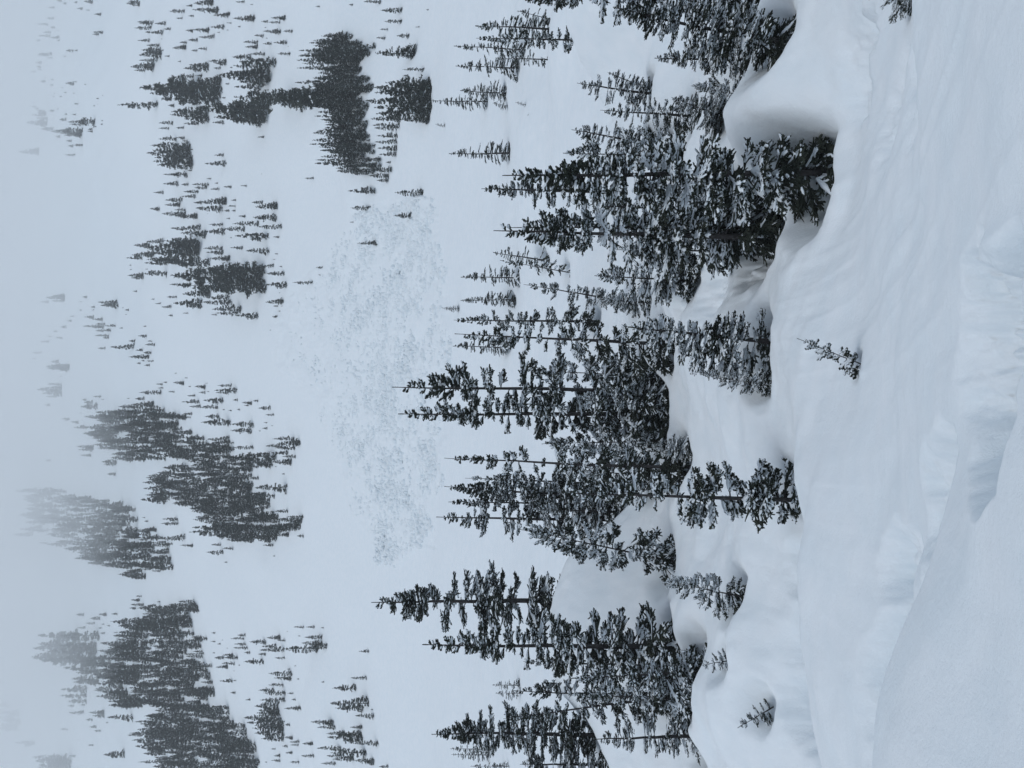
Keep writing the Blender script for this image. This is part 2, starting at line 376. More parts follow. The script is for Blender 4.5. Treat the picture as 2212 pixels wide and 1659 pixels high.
    # snow lying on the twigs
    pick = rng.random(len(PL)) < snow
    hn = vn(PL[:, 1, 2]*.9/H*10, PL[:, 1, 0]*.9/H*10, seed+9); pick &= (rng.random(len(PL)) < .72+.7*hn)
    if level == 2: pick &= rng.random(len(PL)) < .25+.75*sstep(.02, .3, PL[:, 1, 2]/H)
    pick[-1] = False
    big = np.zeros(len(PL), bool); big[:n] = rng.random(n) < snow*1.15
    pick[:n] = big[:n]
    if level == 2:
        pick[n:] &= rng.random(len(PL)-n) < .8; big &= rng.random(len(PL)) < .3+.7*sstep(.02, .3, PL[:, 1, 2]/H); pick[:n] = big[:n]
    SP = PL[pick]; SR = RL[pick]*np.where(big[pick], 1.4 if level == 2 else 1.1, 1.15)[:, None]
    prof_ = np.array([.8, 1.42, 1.38, .75])[:KT] if KT == 4 else np.array([.7, 1.35, .6])
    SRR = SR.mean(1, keepdims=True)*prof_*(.75+.75*rng.random((len(SP), 1)))*(1.0 if level == 2 else 1.05)
    SPo = SP.copy(); SPo[..., 2] += SR.mean(1, keepdims=True)*.75
    c = SPo.mean(1, keepdims=True); SPo = c+(SPo-c)*(.8+.2*rng.random((len(SP), 1, 1)))
    sno = tubes(SPo, SRR, {2: 5, 1: 4, 0: 3}[level], rng, flat=.75, jit=.25)
    return trunk, wood, fol, spk, sno
def join(parts):
    V = []; Q = []; o = 0
    for v, q in parts: V.append(v); Q.append(q+o); o += len(v)
    return np.concatenate(V), np.concatenate(Q)
def fir_meshes(name, **kw):
    tr, wo, fo, sp, sn = fir(**kw)
    V, Q = join([tr, wo]); mt = mesh_np(name+'_trunk', V, Q, [M_BARK])
    V = np.concatenate([fo[0], sp[0]]); mc = mesh_np(name+'_crown', V, fo[1], [M_NEED], smooth=False, tri=sp[1]+len(fo[0]))
    ms = mesh_np(name+'_snow', sn[0], sn[1], [M_LOAD], smooth=True)
    return mt, mc, ms
def fir_single(**kw):
    """everything of a far fir in one set of arrays: V, Q, material per quad, T"""
    tr, wo, fo, sp, sn = fir(**kw)
    V, Q = join([tr, fo, sn]); mi = np.concatenate([np.full(len(tr[1]), 0), np.full(len(fo[1]), 0), np.full(len(sn[1]), 1)])
    Tt = sp[1]+len(V); V = np.concatenate([V, sp[0]])
    return V, Q, Tt, np.concatenate([mi, np.zeros(len(Tt), int)])
# ---------------------------------------------------------------- near firs: tip col,row, foot col,row, half width, kind, distance (None: from the picture), well, label
NEAR = [
 (1085,379,1772,371,84,'full',21.4,1.0,'tallest dark fir in the foreground, its foot in the deep round tree well'),
 (1040,408,1352,415,38,'slim',52,.2,'slender fir with bare lower trunk, right behind the fir of the deep round tree well'),
 (1066,497,1655,512,78,'full',25,.8,'broad dark fir with a long thin leader and long hanging lower branches'),
 (1102,488,1650,488,62,'loose',26,.5,'fir with the shorter top growing tight against the broad dark fir with a long leader'),
 (1216,330,1420,338,48,'bushy',36,.3,'short bushy snow laden fir half hidden beside the top of the tallest foreground fir'),
 (1235,278,1400,310,32,'loose',38,.3,'small leaning fir with a thin bare tip between the knoll and the tallest foreground fir'),
 (1297,239,1462,252,32,'loose',33,.5,'small upright fir with drooping dead twigs at its foot beside the snow knoll'),
 (1246,180,1428,203,34,'loose',38,.4,'leaning fir with long bare tip standing on the crest of the snow knoll'),
 (1312,155,1424,192,24,'slim',39,.2,'smaller fir leaning the same way on the crest of the snow knoll'),
 (1414,125,1618,131,42,'full',26,.6,'medium fir with heavy snow clumps and thin bare tip, near the picture top'),
 (1492,186,1586,214,30,'bushy',25,.5,'low bushy fir leaning over the crest below the medium fir with snow clumps'),
 (1450,211,1540,252,40,'bushy',29,.4,'low spreading fir with yellowish twigs between the knoll and the deep tree well'),
 (1324,14,1700,92,62,'full',22,.8,'big leaning fir heavy with snow at the picture top, behind the slope edge'),
 (1075,-14,1560,-28,62,'full',26,.4,'tall dark fir mostly cut off by the top edge of the picture'),
 (1440,-30,1690,-10,48,'loose',25,.3,'fir cut off by the picture top edge beside the big leaning fir'),
 (1860,-55,1985,-12,44,'bushy',13.2,.8,'low snowy fir in a well at the top edge, closest to the foreground'),
 (1027,52,1199,63,28,'full',75,.3,'dense broad fir in the upper group across the gully, first from the top edge'),
 (1028,82,1322,88,22,'slim',55,.3,'tall narrow fir with its trunk visible above the domed snow crest'),
 (980,101,1126,108,15,'slim',95,.3,'slim fir with the longest tip in the upper group across the gully'),
 (984,142,1116,147,19,'full',98,.3,'fir on the lower side of the upper group, at the edge of open snow'),
 (1070,125,1189,128,17,'loose',78,.3,'thin fir with widely spaced branches and bare trunk in front of the upper group'),
 (1240,52,1320,56,14,'slim',55.5,.2,'short fir standing beside the tall narrow fir on the domed snow crest'),
 (1117,23,1190,44,20,'bushy',76,.2,'sparse leaning fir at the upper side of the upper group'),
 (994,198,1090,202,19,'full',112,.3,'bushy fir with a wide foot beside the slender bare trunked one on open snow'),
 (928,218,1043,219,14,'slim',125,.3,'slender fir with bare trunk right behind the bushy wide footed fir'),
 (1064,222,1094,229,11,'bushy',111,.2,'tiny spreading fir at the foot of the bushy wide footed fir'),
 (1113,221,1147,226,8,'loose',92,.2,'tiny upright fir alone on the open snow shelf'),
 (1139,250,1158,245,6,'loose',90,.2,'tiny fir top poking from a snow hole on the open shelf'),
 (970,330,1098,331,20,'slim',110,.5,'lone pointed fir standing by itself on the open snow beyond the gully'),
 (940,268,960,272,6,'loose',None,.2,'tiny lone fir in the open snow below the dense clump'),
 (995,598,1122,601,20,'full',105,.6,'bushy fir with curved tip and a snow hollow at its foot, near the debris edge'),
 (953,665,990,667,8,'slim',None,.2,'very small dark fir at the debris edge, between two larger firs'),
 (995,648,1110,648,17,'full',108,.4,'fir with a wide snowy foot behind the long row of foreground firs'),
 (980,692,1284,694,25,'slim',56,.3,'tall narrow fir standing behind the thick trunked fir'),
 (982,724,1410,743,46,'loose',38,.5,'thick trunked fir with bare lower trunk and gnarled dead twigs'),
 (978,747,1090,752,20,'full',110,.3,'small grey green fir just beyond the thick trunked fir'),
 (1131,613,1345,652,26,'loose',46,.3,'curved leaning fir with bare middle trunk'),
 (1065,545,1192,562,22,'loose',88,.3,'small fir with thin pale branches behind the twin dark firs'),
 (1080,563,1229,590,22,'bushy',70,.5,'pale frosted fir leaning behind the twin dark firs'),
 (1284,595,1440,606,56,'bushy',33,.5,'squat snow smothered fir hanging over the broken hollow'),
 (1300,648,1400,655,24,'bushy',42,.3,'small snow smothered fir under the curved leaning fir'),
 (1357,703,1638,738,66,'front',24,.9,'isolated fir with long snow loaded branches in a well on the near slope'),
 (1504,803,1604,836,26,'bushy',23.3,.5,'low drooping fir growing at the side of the isolated snow loaded fir'),
 (1721,731,1848,789,24,'sapling',None,.9,'little leaning sapling alone on the foreground slope with a dark hole at its foot'),
 (846,838,1426,848,62,'loose',41,.5,'tall fir with long ragged side branches and a crooked trunk, first of the tallest pair'),
 (860,893,1432,895,62,'full',41,.5,'tall fir with branches hanging to one side, second of the tallest pair'),
 (1170,958,1420,952,38,'bushy',41,.3,'short fir with thin tip squeezed between the tallest pair and the next row'),
 (960,993,1468,1008,46,'loose',37,.6,'straight fir with a long bare tip and blobs of snow, next to the tallest pair'),
 (1408,962,1472,978,36,'bushy',36,.3,'low shrubby fir at the foot of the straight fir with blobs of snow'),
 (1004,1034,1335,1048,26,'slim',52,.2,'narrow fir between the straight fir and the fir with the branching tip'),
 (960,1050,1342,1073,42,'full',50,.3,'fir with a branching tip in the middle of the dense foreground row'),
 (968,1084,1332,1090,28,'slim',50,.2,'narrow straight fir beside the one with the branching tip'),
 (942,1119,1340,1123,46,'loose',49,.4,'last fir of the dense foreground row with long sparse side branches'),
 (1215,1068,1733,1081,64,'front',22,.6,'front fir with upright snow tufts standing at the crest of the near slope'),
 (1120,1142,1413,1216,50,'bushy',37,.8,'crooked fir bending over beside the white knoll, its foot in a shaded well'),
 (802,1302,1190,1297,66,'full',50,.2,'lone tall fir behind the white knoll with a pointed dense top'),
 (912,1391,1440,1399,72,'full',34,.5,'large wide fir with full snow covered branches, beyond the knoll'),
 (1235,1466,1490,1449,66,'bushy',30,.8,'broad snow smothered fir with thick foot in front of the large wide fir'),
 (1110,1491,1440,1512,34,'loose',35,.3,'thin fir with bare upper trunk emerging from the snow smothered firs'),
 (1087,1553,1450,1505,34,'loose',34,.3,'thin fir with a long bare tip, leaning towards the bottom edge'),
 (932,1587,1286,1589,52,'full',42,.4,'dark fir with long bare tip on the low crest near the bottom edge'),
 (972,1617,1052,1618,11,'slim',115,.3,'small distant fir behind the dark fir near the bottom edge, the upper one of two'),
 (975,1630,1050,1631,10,'slim',116,.3,'small distant fir behind the dark fir near the bottom edge, the lower one of two'),
 (1063,1479,1106,1480,12,'loose',85,.2,'tiny pale fir seen just above the snow smothered firs'),
 (1070,1497,1110,1498,12,'bushy',84,.2,'tiny bushy fir in a snow hollow above the snow smothered firs'),
 (1123,1652,1276,1655,44,'full',41,.4,'dark fir cut by the bottom edge of the picture'),
 (1285,1598,1497,1592,66,'loose',31,.9,'snowy fir in a dark well by the bottom edge with branches spread low'),
 (1016,1655,1042,1655,10,'bushy',100,.2,'tiny fir at the bottom edge beyond the dark fir'),
 (1064,1655,1098,1656,11,'bushy',95,.2,'small round fir at the bottom edge beyond the dark fir'),
 (1430,1254,1580,1290,36,'bushy',None,.8,'small leaning fir with a round snow pad below the white knoll'),
 (1512,1438,1556,1426,20,'sapling2',None,.7,'tiny fir tip bent in a small hole on the open slope'),
 (1593,1572,1634,1530,22,'sapling2',None,.9,'tiny fir leaning out of a small dark hole near the bottom edge'),
 (1230,1500,1480,1512,40,'bushy',30,.4,'snow smothered fir crowded against the broad one, on its lower side'),
 (1130,1430,1440,1440,36,'full',35,.3,'dark fir hidden among the branches of the large wide fir'),
 (1180,1325,1300,1330,26,'bushy',50,.1,'low fir showing at the side of the lone tall fir'),
 (1010,1360,1010,1360,1,'skip',None,0,''),
 (1130,800,1400,812,34,'bushy',45,.2,'tangle of thin twigged fir between the thick trunked fir and the tallest pair'),
 (1250,860,1424,866,46,'bushy',40,.3,'low dense fir filling the gap between the trunks of the tallest pair'),
 (1270,920,1425,925,40,'bushy',42,.3,'low dark fir at the foot of the second tall fir'),
 (1210,1010,1420,1030,40,'bushy',43,.3,'dense fir filling the foot of the dense foreground row'),
 (1150,1100,1345,1105,40,'bushy',47,.3,'bushy low fir below the last fir of the dense row'),
 (1290,440,1600,455,60,'loose',27,.5,'fir filling the space between the tallest foreground fir and the twin dark firs'),
 (1330,540,1560,545,50,'bushy',28,.5,'low fir with hanging twigs on the lower side of the twin dark firs'),
]
NEAR = [t for t in NEAR if t[5] != 'skip']
# ---------------------------------------------------------------- far firs: per picture cell (origin, then tip, foot, row in thirds of a frame unit), clump by clump
CELLS = [
 ((0,0),'firs scattered on the highest misty slope','365,400,5 405,430,22 315,355,48 480,500,15 545,600,10 500,535,55 555,580,65 610,655,92 305,350,118 245,312,156 325,355,178 365,382,198 280,330,210 245,325,232 330,385,243 232,262,262 365,388,262'),
 ((0,0),'firs strung along the highest misty slope','425,475,328 478,502,327 240,300,355 255,335,350 310,340,375 410,425,365 230,270,405 235,265,432 192,232,465 240,268,448 260,295,528 285,298,500 325,345,515 320,345,550 425,480,540 480,498,530 545,558,547 395,406,568 345,357,605 412,432,600 472,482,604 385,400,626 340,352,625 480,508,673 622,640,638 600,615,686 660,668,618 630,636,676 600,640,222 605,668,208'),
 ((0,0),'firs of the faint clump high in the mist','210,228,665 195,235,690 225,250,705 240,290,720 205,295,745 175,305,795 235,310,765 245,300,730 265,345,835 320,352,718 365,380,706 415,435,740 465,492,742 385,430,775 440,480,790 450,540,805 480,615,790 530,560,765 330,420,850 370,535,848 390,520,862 420,530,875 360,390,885 565,600,850 570,598,838 610,625,820 650,665,805 655,668,782 430,465,912 440,475,945 480,535,940 420,488,1003'),
 ((0,0),'lone misty fir high on the open slope','125,252,985'),
 ((0,0),'faint firs almost lost in the cloud','0,50,1243 25,40,1165'),
 ((0,0),'lone tall fir above the open snow','770,1022,680'),
 ((0,0),'firs of the small clump at the picture top','820,905,22 830,895,8 875,905,35 892,965,142 905,990,150 872,980,180 1005,1072,152 1062,1105,188 960,1055,210 940,970,208 1040,1052,252'),
 ((0,0),'firs of the dark clump below the top left','895,970,262 950,1030,292 920,1040,325 905,1045,355 935,1045,340 905,1020,390 852,1000,430 870,940,455 1045,1060,325 1065,1098,363 1150,1172,398'),
 ((0,0),'firs scattered along the picture top','1098,1195,72 1140,1182,118 1205,1245,38 1220,1255,103 1260,1380,20 1255,1415,62 1385,1480,98 1440,1490,92 1468,1500,148 1465,1480,195 1205,1250,197 1255,1355,192 1368,1450,175 1405,1425,210 1292,1390,240 1530,1585,12 1540,1558,173 1620,1640,28 1515,1645,120 1640,1655,118'),
 ((0,0),'firs around the snow boulders','1120,1205,310 1165,1210,275 1220,1280,260 1240,1278,328 1285,1338,315 1145,1255,495 1265,1310,490 1195,1350,440 1230,1345,420'),
 ((0,0),'firs between the dark clumps','1350,1465,395 1385,1430,440 1400,1465,410 1488,1505,437 1458,1485,543 1435,1460,634'),
 ((0,0),'firs on the open strip above the dense wood','1695,1735,140 1740,1815,145 1760,1850,115 1712,1725,178 1710,1815,203 1835,1892,203 1650,1708,230 1720,1733,247 1580,1670,272 1590,1670,303 1705,1758,283 1775,1858,276 1862,1872,300 1620,1715,350 1508,1622,368 1798,1875,348 2045,2072,42'),
 ((0,0),'firs of the spiky clump in mid slope','1520,1740,425 1560,1780,400 1425,1740,490 1525,1690,562 1560,1735,530 1710,1742,583 1600,1745,460 1480,1700,480'),
 ((0,0),'firs of the long dark row in mid slope','920,1290,567 1100,1430,550 1280,1430,520 985,1300,600 1060,1415,640 1150,1420,620 1090,1128,683 1010,1250,560 1200,1400,590 960,1180,580'),
 ((0,0),'large dark firs standing above the dense wood','1285,1740,705 1450,1690,740 1530,1900,628 1700,2080,615 1800,2200,640 1400,1690,755 1500,1690,775 1400,1720,700 1600,1740,690 1650,1980,640 1900,2160,600'),
 ((0,0),'firs of the greyish clump above the dark row','1120,1300,725 1115,1340,745 1200,1350,770 1195,1285,800 1028,1120,797 1028,1095,832 1140,1192,828 1378,1448,793'),
 ((0,0),'firs of the compact clump in the middle slope','1030,1142,900 1145,1195,892 1180,1215,913 982,1155,945 958,1155,993 1000,1230,975 1010,1235,1020 1000,1245,1045 1030,1245,1072 1060,1145,1130 1100,1210,1130 1215,1243,1105 1230,1250,968 1040,1180,1010 1080,1200,1000'),
 ((0,0),'small firs alone on open snow','1390,1448,1005 1332,1460,1060 1668,1712,888 1690,1698,1127 1975,2028,1155'),
 ((0,0),'firs thinly spread over the middle slope','1060,1152,1190 1175,1220,1195 1248,1352,1195 1260,1340,1215 1190,1285,1243 1180,1265,1272 1338,1368,1157 1365,1420,1225 1390,1412,1187 1450,1500,1210 1560,1600,1203 995,1058,1247 972,1032,1353 1072,1180,1295 1070,1165,1328 1055,1200,1385 1130,1200,1360 1175,1278,1405'),
 ((0,0),'firs of the loose group nearer the debris','1255,1305,1313 1300,1465,1310 1275,1440,1350 1340,1350,1385 1450,1485,1365 1475,1525,1335 1497,1528,1297 1500,1525,1365 1632,1700,1310 1660,1795,1340 1545,1590,1400 1465,1490,1415 1645,1785,1408 1510,1675,1450 1670,1825,1468 1450,1585,1485 1355,1445,1455'),
 ((0,0),'firs above the large dark clump','1115,1300,1480 1180,1335,1510 1330,1450,1500 1530,1730,1528 1620,1690,1550 1770,1808,1535 1488,1502,1540 955,1060,1565 1070,1265,1560 870,968,1590 960,1285,1610 860,1000,1650 1000,1290,1640 1060,1285,1590 1320,1440,1610 1340,1445,1635 1495,1572,1605 1600,1740,1625 1778,1800,1645'),
 ((737,0),'firs in front of the dense wood at the picture top','260,385,65 280,385,138 250,298,190 228,280,245 150,250,10 50,75,30'),
 ((737,0),'slim firs between the dense wood and the open snow','360,435,232 232,468,345 402,525,450 400,432,490 480,508,175 550,567,63'),
 ((737,0),'firs of the dense clump on the low crest','230,560,600 225,560,570 165,400,655 225,560,695 270,560,650 330,560,620 380,560,560 240,540,740 384,560,775 300,560,540 400,560,670 280,560,590 350,560,720'),
 ((737,0),'firs lined up behind the snow edge','200,375,770 220,355,830 235,360,880 225,355,920 240,355,960 250,350,1000 205,320,1100 230,300,1170 290,320,1052 210,370,810 180,300,1140'),
 ((737,0),'lone small firs beside the debris','50,210,1237 65,180,1347 352,520,1247 345,460,1397 108,232,1577 55,80,1440'),
 ((0,553),'firs at the edge of the large dark clump','820,920,12 835,850,60 840,852,88 940,958,85 830,930,125 930,1080,112 850,930,140 940,1080,45 1000,1250,30 1100,1355,45 960,1150,20'),
 ((0,553),'big firs of the large dark clump','1120,1500,120 1250,1700,100 1400,1700,150 1170,1600,190 1300,1710,200 1500,1715,210 1350,1600,80 1550,1700,85 1450,1710,180 1400,1690,110'),
 ((0,553),'firs on the debris side of the large dark clump','1365,1490,15 1680,1775,65 1728,1840,115 1808,1828,68 1765,1782,22 1725,1855,185 1900,2025,172 2050,2090,75 2060,2080,122 1725,1835,298 1770,1800,325 1820,1835,325 1800,1815,357 1765,1798,393 1745,1757,480 1805,1815,238'),
 ((0,553),'firs trailing below the large dark clump','1100,1170,185 1190,1360,245 1080,1145,265 1050,1110,330 1130,1300,305 1210,1300,325 1340,1480,270 1320,1500,300 1380,1560,345 1400,1540,370 1530,1668,385 1370,1405,380 1185,1220,370 1090,1118,385 1005,1043,308 980,1000,280 860,888,228'),
 ((0,553),'faint firs in the mist in mid height','262,315,297 335,420,290 300,420,270 340,405,260 535,565,265 510,532,297 512,530,350 450,480,390 430,465,420 390,430,460 345,370,488 360,405,530 262,318,555 310,332,522 210,268,627 205,232,665'),
 ((0,553),'firs of the speckled group on the pale slope','640,760,300 655,765,320 585,615,330 590,610,350 680,745,315 808,835,350 810,820,380 790,800,335 548,608,395 600,665,410 540,640,455 620,680,440 620,672,460 680,748,452 620,670,485 665,718,482 618,705,515 665,705,530'),
 ((0,553),'firs in the small group on the pale slope','770,795,467 928,947,455 895,950,517 835,875,550 955,985,552 940,1003,575 722,868,590 880,925,610 635,683,598 930,980,627 838,965,655 900,950,655 915,935,678 885,910,695 950,995,680 935,970,708'),
 ((0,553),'faint firs of the two clumps in the cloud','300,390,715 310,450,725 330,380,685 385,400,780 245,400,865 275,400,890 310,400,830 300,370,910 290,325,965 320,400,850 300,390,880 340,440,710'),
 ((0,553),'misty firs above the great wood','530,560,932 545,600,948 525,630,975 602,655,910 655,675,930 515,528,1018 400,450,1055 460,508,1075 480,560,1110 500,605,1235 510,600,1255 520,590,1292 640,665,1235 290,328,1325 660,755,1335 670,750,1350 695,748,1412 820,838,923'),
 ((0,553),'firs above the great wood','1130,1145,760 1195,1215,790 1125,1190,820 1012,1055,830 1060,1082,818 1025,1058,855 905,1045,885 875,935,925 1090,1130,880 1220,1235,845 1265,1330,845 1290,1330,885 1330,1345,825 1338,1355,878 1395,1530,870 1410,1500,840 1400,1480,885'),
 ((0,553),'firs in front of the great wood','1215,1265,905 1180,1290,945 1320,1440,935 1290,1410,980 1230,1300,975 1330,1420,1040 1510,1540,933 1570,1630,950 1640,1672,938 1580,1610,968 1675,1752,985 1720,1775,1028 1535,1555,995 1480,1500,1000 1440,1455,995 1190,1245,1022 1180,1235,1045 1310,1490,1080'),
 ((0,553),'firs at the debris end of the great wood','1500,1640,1090 1500,1625,1130 1710,1732,1080 1700,1732,1117 1755,1770,1100 1675,1688,1133 1770,1905,1185 1725,1830,1230 1800,1940,1215 1790,1910,1245 1760,1865,1275 1830,1915,1300 1765,1885,1335 1825,1843,1412 1780,1792,1365 1620,1675,1440 1480,1780,1300 1510,1640,1240 1660,1855,1500 1780,1865,1655 1600,1740,1290 1560,1760,1340'),
 ((0,1106),'firs at the lower end of the great wood','1340,1445,260 1370,1430,212 1445,1510,235 1450,1472,325 1705,1770,215 1535,1745,155 1775,1870,150 1925,1967,155 1765,1782,285 1235,1495,130 1255,1500,100 1800,1950,50 1780,1940,90 1860,1960,30'),
 ((0,1106),'firs between the misty wood and the great wood','1045,1155,75 1035,1198,170 1170,1250,215 1060,1100,210 940,1000,110 920,940,35 935,960,60 1055,1150,45'),
 ((0,1106),'faint lone firs below the misty wood','95,215,145 255,308,200 230,245,230 390,440,1408 105,225,1495'),
 ((0,1106),'misty firs above the lower wood','495,545,665 585,648,690 640,690,663 722,760,660 555,615,720 505,555,750 655,675,727 690,712,737 635,660,752 735,762,780 650,680,785 840,880,622 850,905,570 880,918,545 850,932,600 955,1005,605 920,955,660 1015,1038,582'),
 ((0,1106),'firs at the upper tip of the lower wood','725,900,712 1160,1260,580 1050,1225,640 740,920,800 750,775,817 900,1240,720 850,1150,745 1180,1270,600 1100,1220,680 780,1060,740'),
 ((0,1106),'firs scattered before the lower wood','1370,1395,783 1365,1395,838 1405,1430,855 1435,1445,830 1465,1477,882 1375,1392,913 1540,1590,798 1495,1580,820 1520,1590,855 1515,1605,880 1585,1620,910 1390,1450,943 1450,1510,925 1455,1540,945 1400,1475,1005 1440,1520,980 1540,1555,992 1510,1520,1030'),
 ((0,1106),'firs of the group nearest the open run','1620,1720,840 1730,1815,815 1800,1848,832 1700,1790,870 1690,1840,893 1675,1720,920 1585,1705,970 1780,1845,945 1905,1965,745 1985,2035,745 2078,2098,750 1930,1945,803 1855,1865,773 1975,2080,810 1960,2080,850 1840,2050,885 1990,2110,880 2050,2115,860 1905,1918,997 1860,1880,1018'),
 ((0,1106),'firs spread over the snow at the lower left','1920,1938,1082 2080,2100,1102 1745,1890,1045 1780,1885,1075 1740,1835,1120 1680,1775,1155 1710,1848,1172 1865,1900,1175 1690,1845,1218 1655,1800,1255 1890,1915,1215 1845,1945,1272 1425,1505,1095 1510,1530,1092 1495,1525,1170 1590,1622,1217'),
 ((0,1106),'firs of the grey thicket beside the lower wood','1670,1810,1300 1590,1775,1332 1610,1830,1365 1640,1820,1400 1660,1835,1430 1700,1835,1470 1660,1830,1385 1820,1845,1357 1845,1878,1378 1680,1800,1285 1650,1810,1345 1845,1895,1460 1880,1935,1490 1880,1930,1510 1830,1862,1517'),
 ((0,1106),'firs near the lower picture edge','1960,2025,1500 1755,1785,1535 1775,1815,1580 1760,1815,1610 1850,1895,1560 1880,1935,1620 1955,2030,1580 2020,2150,1360 2060,2165,1395 2120,2230,1435 2060,2200,1530 2120,2212,1580 2080,2170,1630 1715,1730,1620'),
 ((737,1106),'firs along the near edge of the lower slope','115,175,903 65,160,1075 -50,88,1140 -60,168,1240 95,205,1320 190,205,1280 60,130,1395 -80,125,1460 80,232,1500 90,205,1610 -50,75,1600 245,300,1650 -30,130,1270 20,110,1480 -20,120,1440 -60,150,1560'),
 ((0,1106),'misty firs at the upper end of the lower wood','225,510,880 400,620,865 255,510,800 400,640,800 215,520,935 400,620,945 420,620,1010 400,560,1150 390,560,1190 440,560,1225 470,600,1080 500,640,1040 260,520,850 330,600,900 240,500,920 480,640,1100 300,560,960'),
 ((0,1106),'misty firs below the lower wood','570,605,1510 675,805,1570 220,400,1590 240,460,1610 260,455,1640 300,455,1625 445,490,1580 580,625,1392 610,655,1418 685,700,1365 700,860,1330 580,675,1300 600,675,1320 450,545,1300 555,600,1345 440,480,1255 520,550,1250 250,400,1655'),
 ((0,1106),'faint firs of the clump fading into the cloud','0,130,1300 0,120,1400 20,130,1350 0,35,950 -40,60,1250 -30,90,1330 -20,110,1380 30,125,1320 -60,40,1290'),
]
# dense woods: name, outline of the feet in the picture (column,row), spacing in metres, fir heights
WOODS = [
 ('firs of the dense wood at the upper debris edge', [(700,120),(718,96),(742,74),(770,92),(780,70),(808,100),(795,128),(772,150),(790,170),(792,250),(800,300),(822,350),(818,388),(795,392),(760,350),(740,310),(725,250),(715,160)], 70, 44, 82),
 ('firs of the great wood, upper half', [(240,895),(300,880),(362,868),(368,890),(392,905),(398,930),(425,940),(500,950),(503,965),(478,990),(560,990),(340,995),(255,975),(225,950),(215,920)], 62, 34, 52),
 ('firs of the great wood, debris half', [(330,1020),(400,1012),(480,990),(560,1000),(585,985),(570,1015),(545,1030),(560,1045),(592,1090),(585,1108),(655,1118),(655,1130),(585,1165),(560,1168),(540,1160),(500,1155),(480,1145),(440,1090),(360,1075),(330,1050)], 74, 38, 56),
 ('firs of the misty wood', [(70,1062),(130,1058),(215,1075),(290,1106),(320,1140),(345,1165),(373,1180),(376,1228),(352,1236),(290,1256),(285,1240),(230,1222),(170,1190),(120,1150),(70,1120)], 84, 30, 50),
 ('firs of the lower wood, upper half', [(300,1345),(380,1305),(424,1310),(422,1330),(380,1365),(452,1375),(440,1415),(462,1445),(468,1480),(462,1530),(380,1532),(300,1525),(240,1500),(220,1450),(230,1410)], 88, 36, 58),
 ('firs of the lower wood, bottom half', [(330,1535),(400,1530),(500,1528),(533,1560),(540,1590),(562,1630),(567,1670),(350,1670),(345,1620),(330,1590)], 62, 42, 66),
]
# ---------------------------------------------------------------- which places stand where
def props(o, label=None, cat=None, group=None, kind=None):
    if label: o['label'] = label
    if cat: o['category'] = cat
    if group: o['group'] = group
    if kind: o['kind'] = kind
KINDS = {
 'full':   [dict(R=1.35, nb=175, shape=.6, gaps=.25, snow=.62), dict(R=1.35, nb=155, shape=.5, gaps=.4, snow=.68, elev=(25, -30)), dict(R=1.35, nb=160, shape=.75, gaps=.3, snow=.6)],
 'loose':  [dict(R=1.35, nb=110, shape=.55, gaps=.5, snow=.65, elev=(20, -18)), dict(R=1.35, nb=100, shape=.5, gaps=.55, snow=.7, fat=1.05), dict(R=1.35, nb=112, shape=.62, gaps=.45, snow=.62, leader=.06)],
 'slim':   [dict(R=1.1, nb=130, shape=.6, gaps=.4, snow=.55), dict(R=1.1, nb=120, shape=.5, gaps=.5, snow=.6)],
 'bushy':  [dict(R=2.6, nb=110, shape=.7, gaps=.3, snow=.85, fat=1.7, elev=(45, -22)), dict(R=2.6, nb=95, shape=.5, gaps=.35, snow=.85, fat=1.8, elev=(50, -28))],
 'front':  [dict(R=1.5, nb=84, shape=.42, gaps=.35, snow=.85, fat=1.35, elev=(35, -4)), dict(R=1.5, nb=100, shape=.6, gaps=.3, snow=.75, fat=1.3, elev=(35, -14))],
 'sapling': [dict(R=2.2, nb=44, shape=.7, gaps=.2, snow=.8, fat=3.2, leader=.2, elev=(40, 5), start=.0)],
 'sapling2': [dict(R=2.0, nb=40, shape=.6, gaps=.3, snow=.8, fat=2.8, leader=.18, elev=(50, 5), start=.0)],
}
placed = []     # near: dicts
res_ = []
for (tc, tr, fc, fr_, hw, kind, Y, wl, lab) in NEAR:      # bring the bench to the heights of the feet
    if Y is None: continue
    x = (CY-fr_)/F*Y; r_ = tn(fc)*Y-ground(x, Y)
    if kind == 'bushy' or abs(r_) > 3.5: r_ = max(-1.5, min(1.5, r_))
    res_.append((x, Y, .6+.085*Y, r_))
ANCH.extend(res_)
for i, (tc, tr, fc, fr_, hw, kind, Y, wl, lab) in enumerate(NEAR):
    if Y is None:
        c = cast(fc, fr_, 3.0); Y = c[1]
    v = (CY-fr_)/F; x = v*Y; g = ground(x, Y)
    tip = np.array([(CY-tr)/F*Y, Y, tn(tc)*Y])
    hv = tip[2]-g
    gz = (CX-g/Y*F)
    if abs(gz-fc) > 25: print('NEAR foot', i, (fc, fr_), 'ground at col %.0f' % gz, 'Y', round(Y, 1))
    r = hw*Y/F
    wr = (.55*r+.16) if Y < 20 else min(1.9, .45+.9*r)
    wd = wl*min(1.7, wr*.85)
    if wl > .15: WELLS.append((x, Y, wr*(1.25 if Y < 60 else 1), wd, i*3+1))
    placed.append(dict(x=x, y=Y, g=g-(wd*.8), tip=tip, r=r, kind=kind, lab=lab, Y=Y, px=fc-tc))
WELLS[0] = (WELLS[0][0]-.3, WELLS[0][1]+.1, 1.95, 1.8, 1)
terrain_grid(820, 1080)
far = []
rng = random.Random(5)
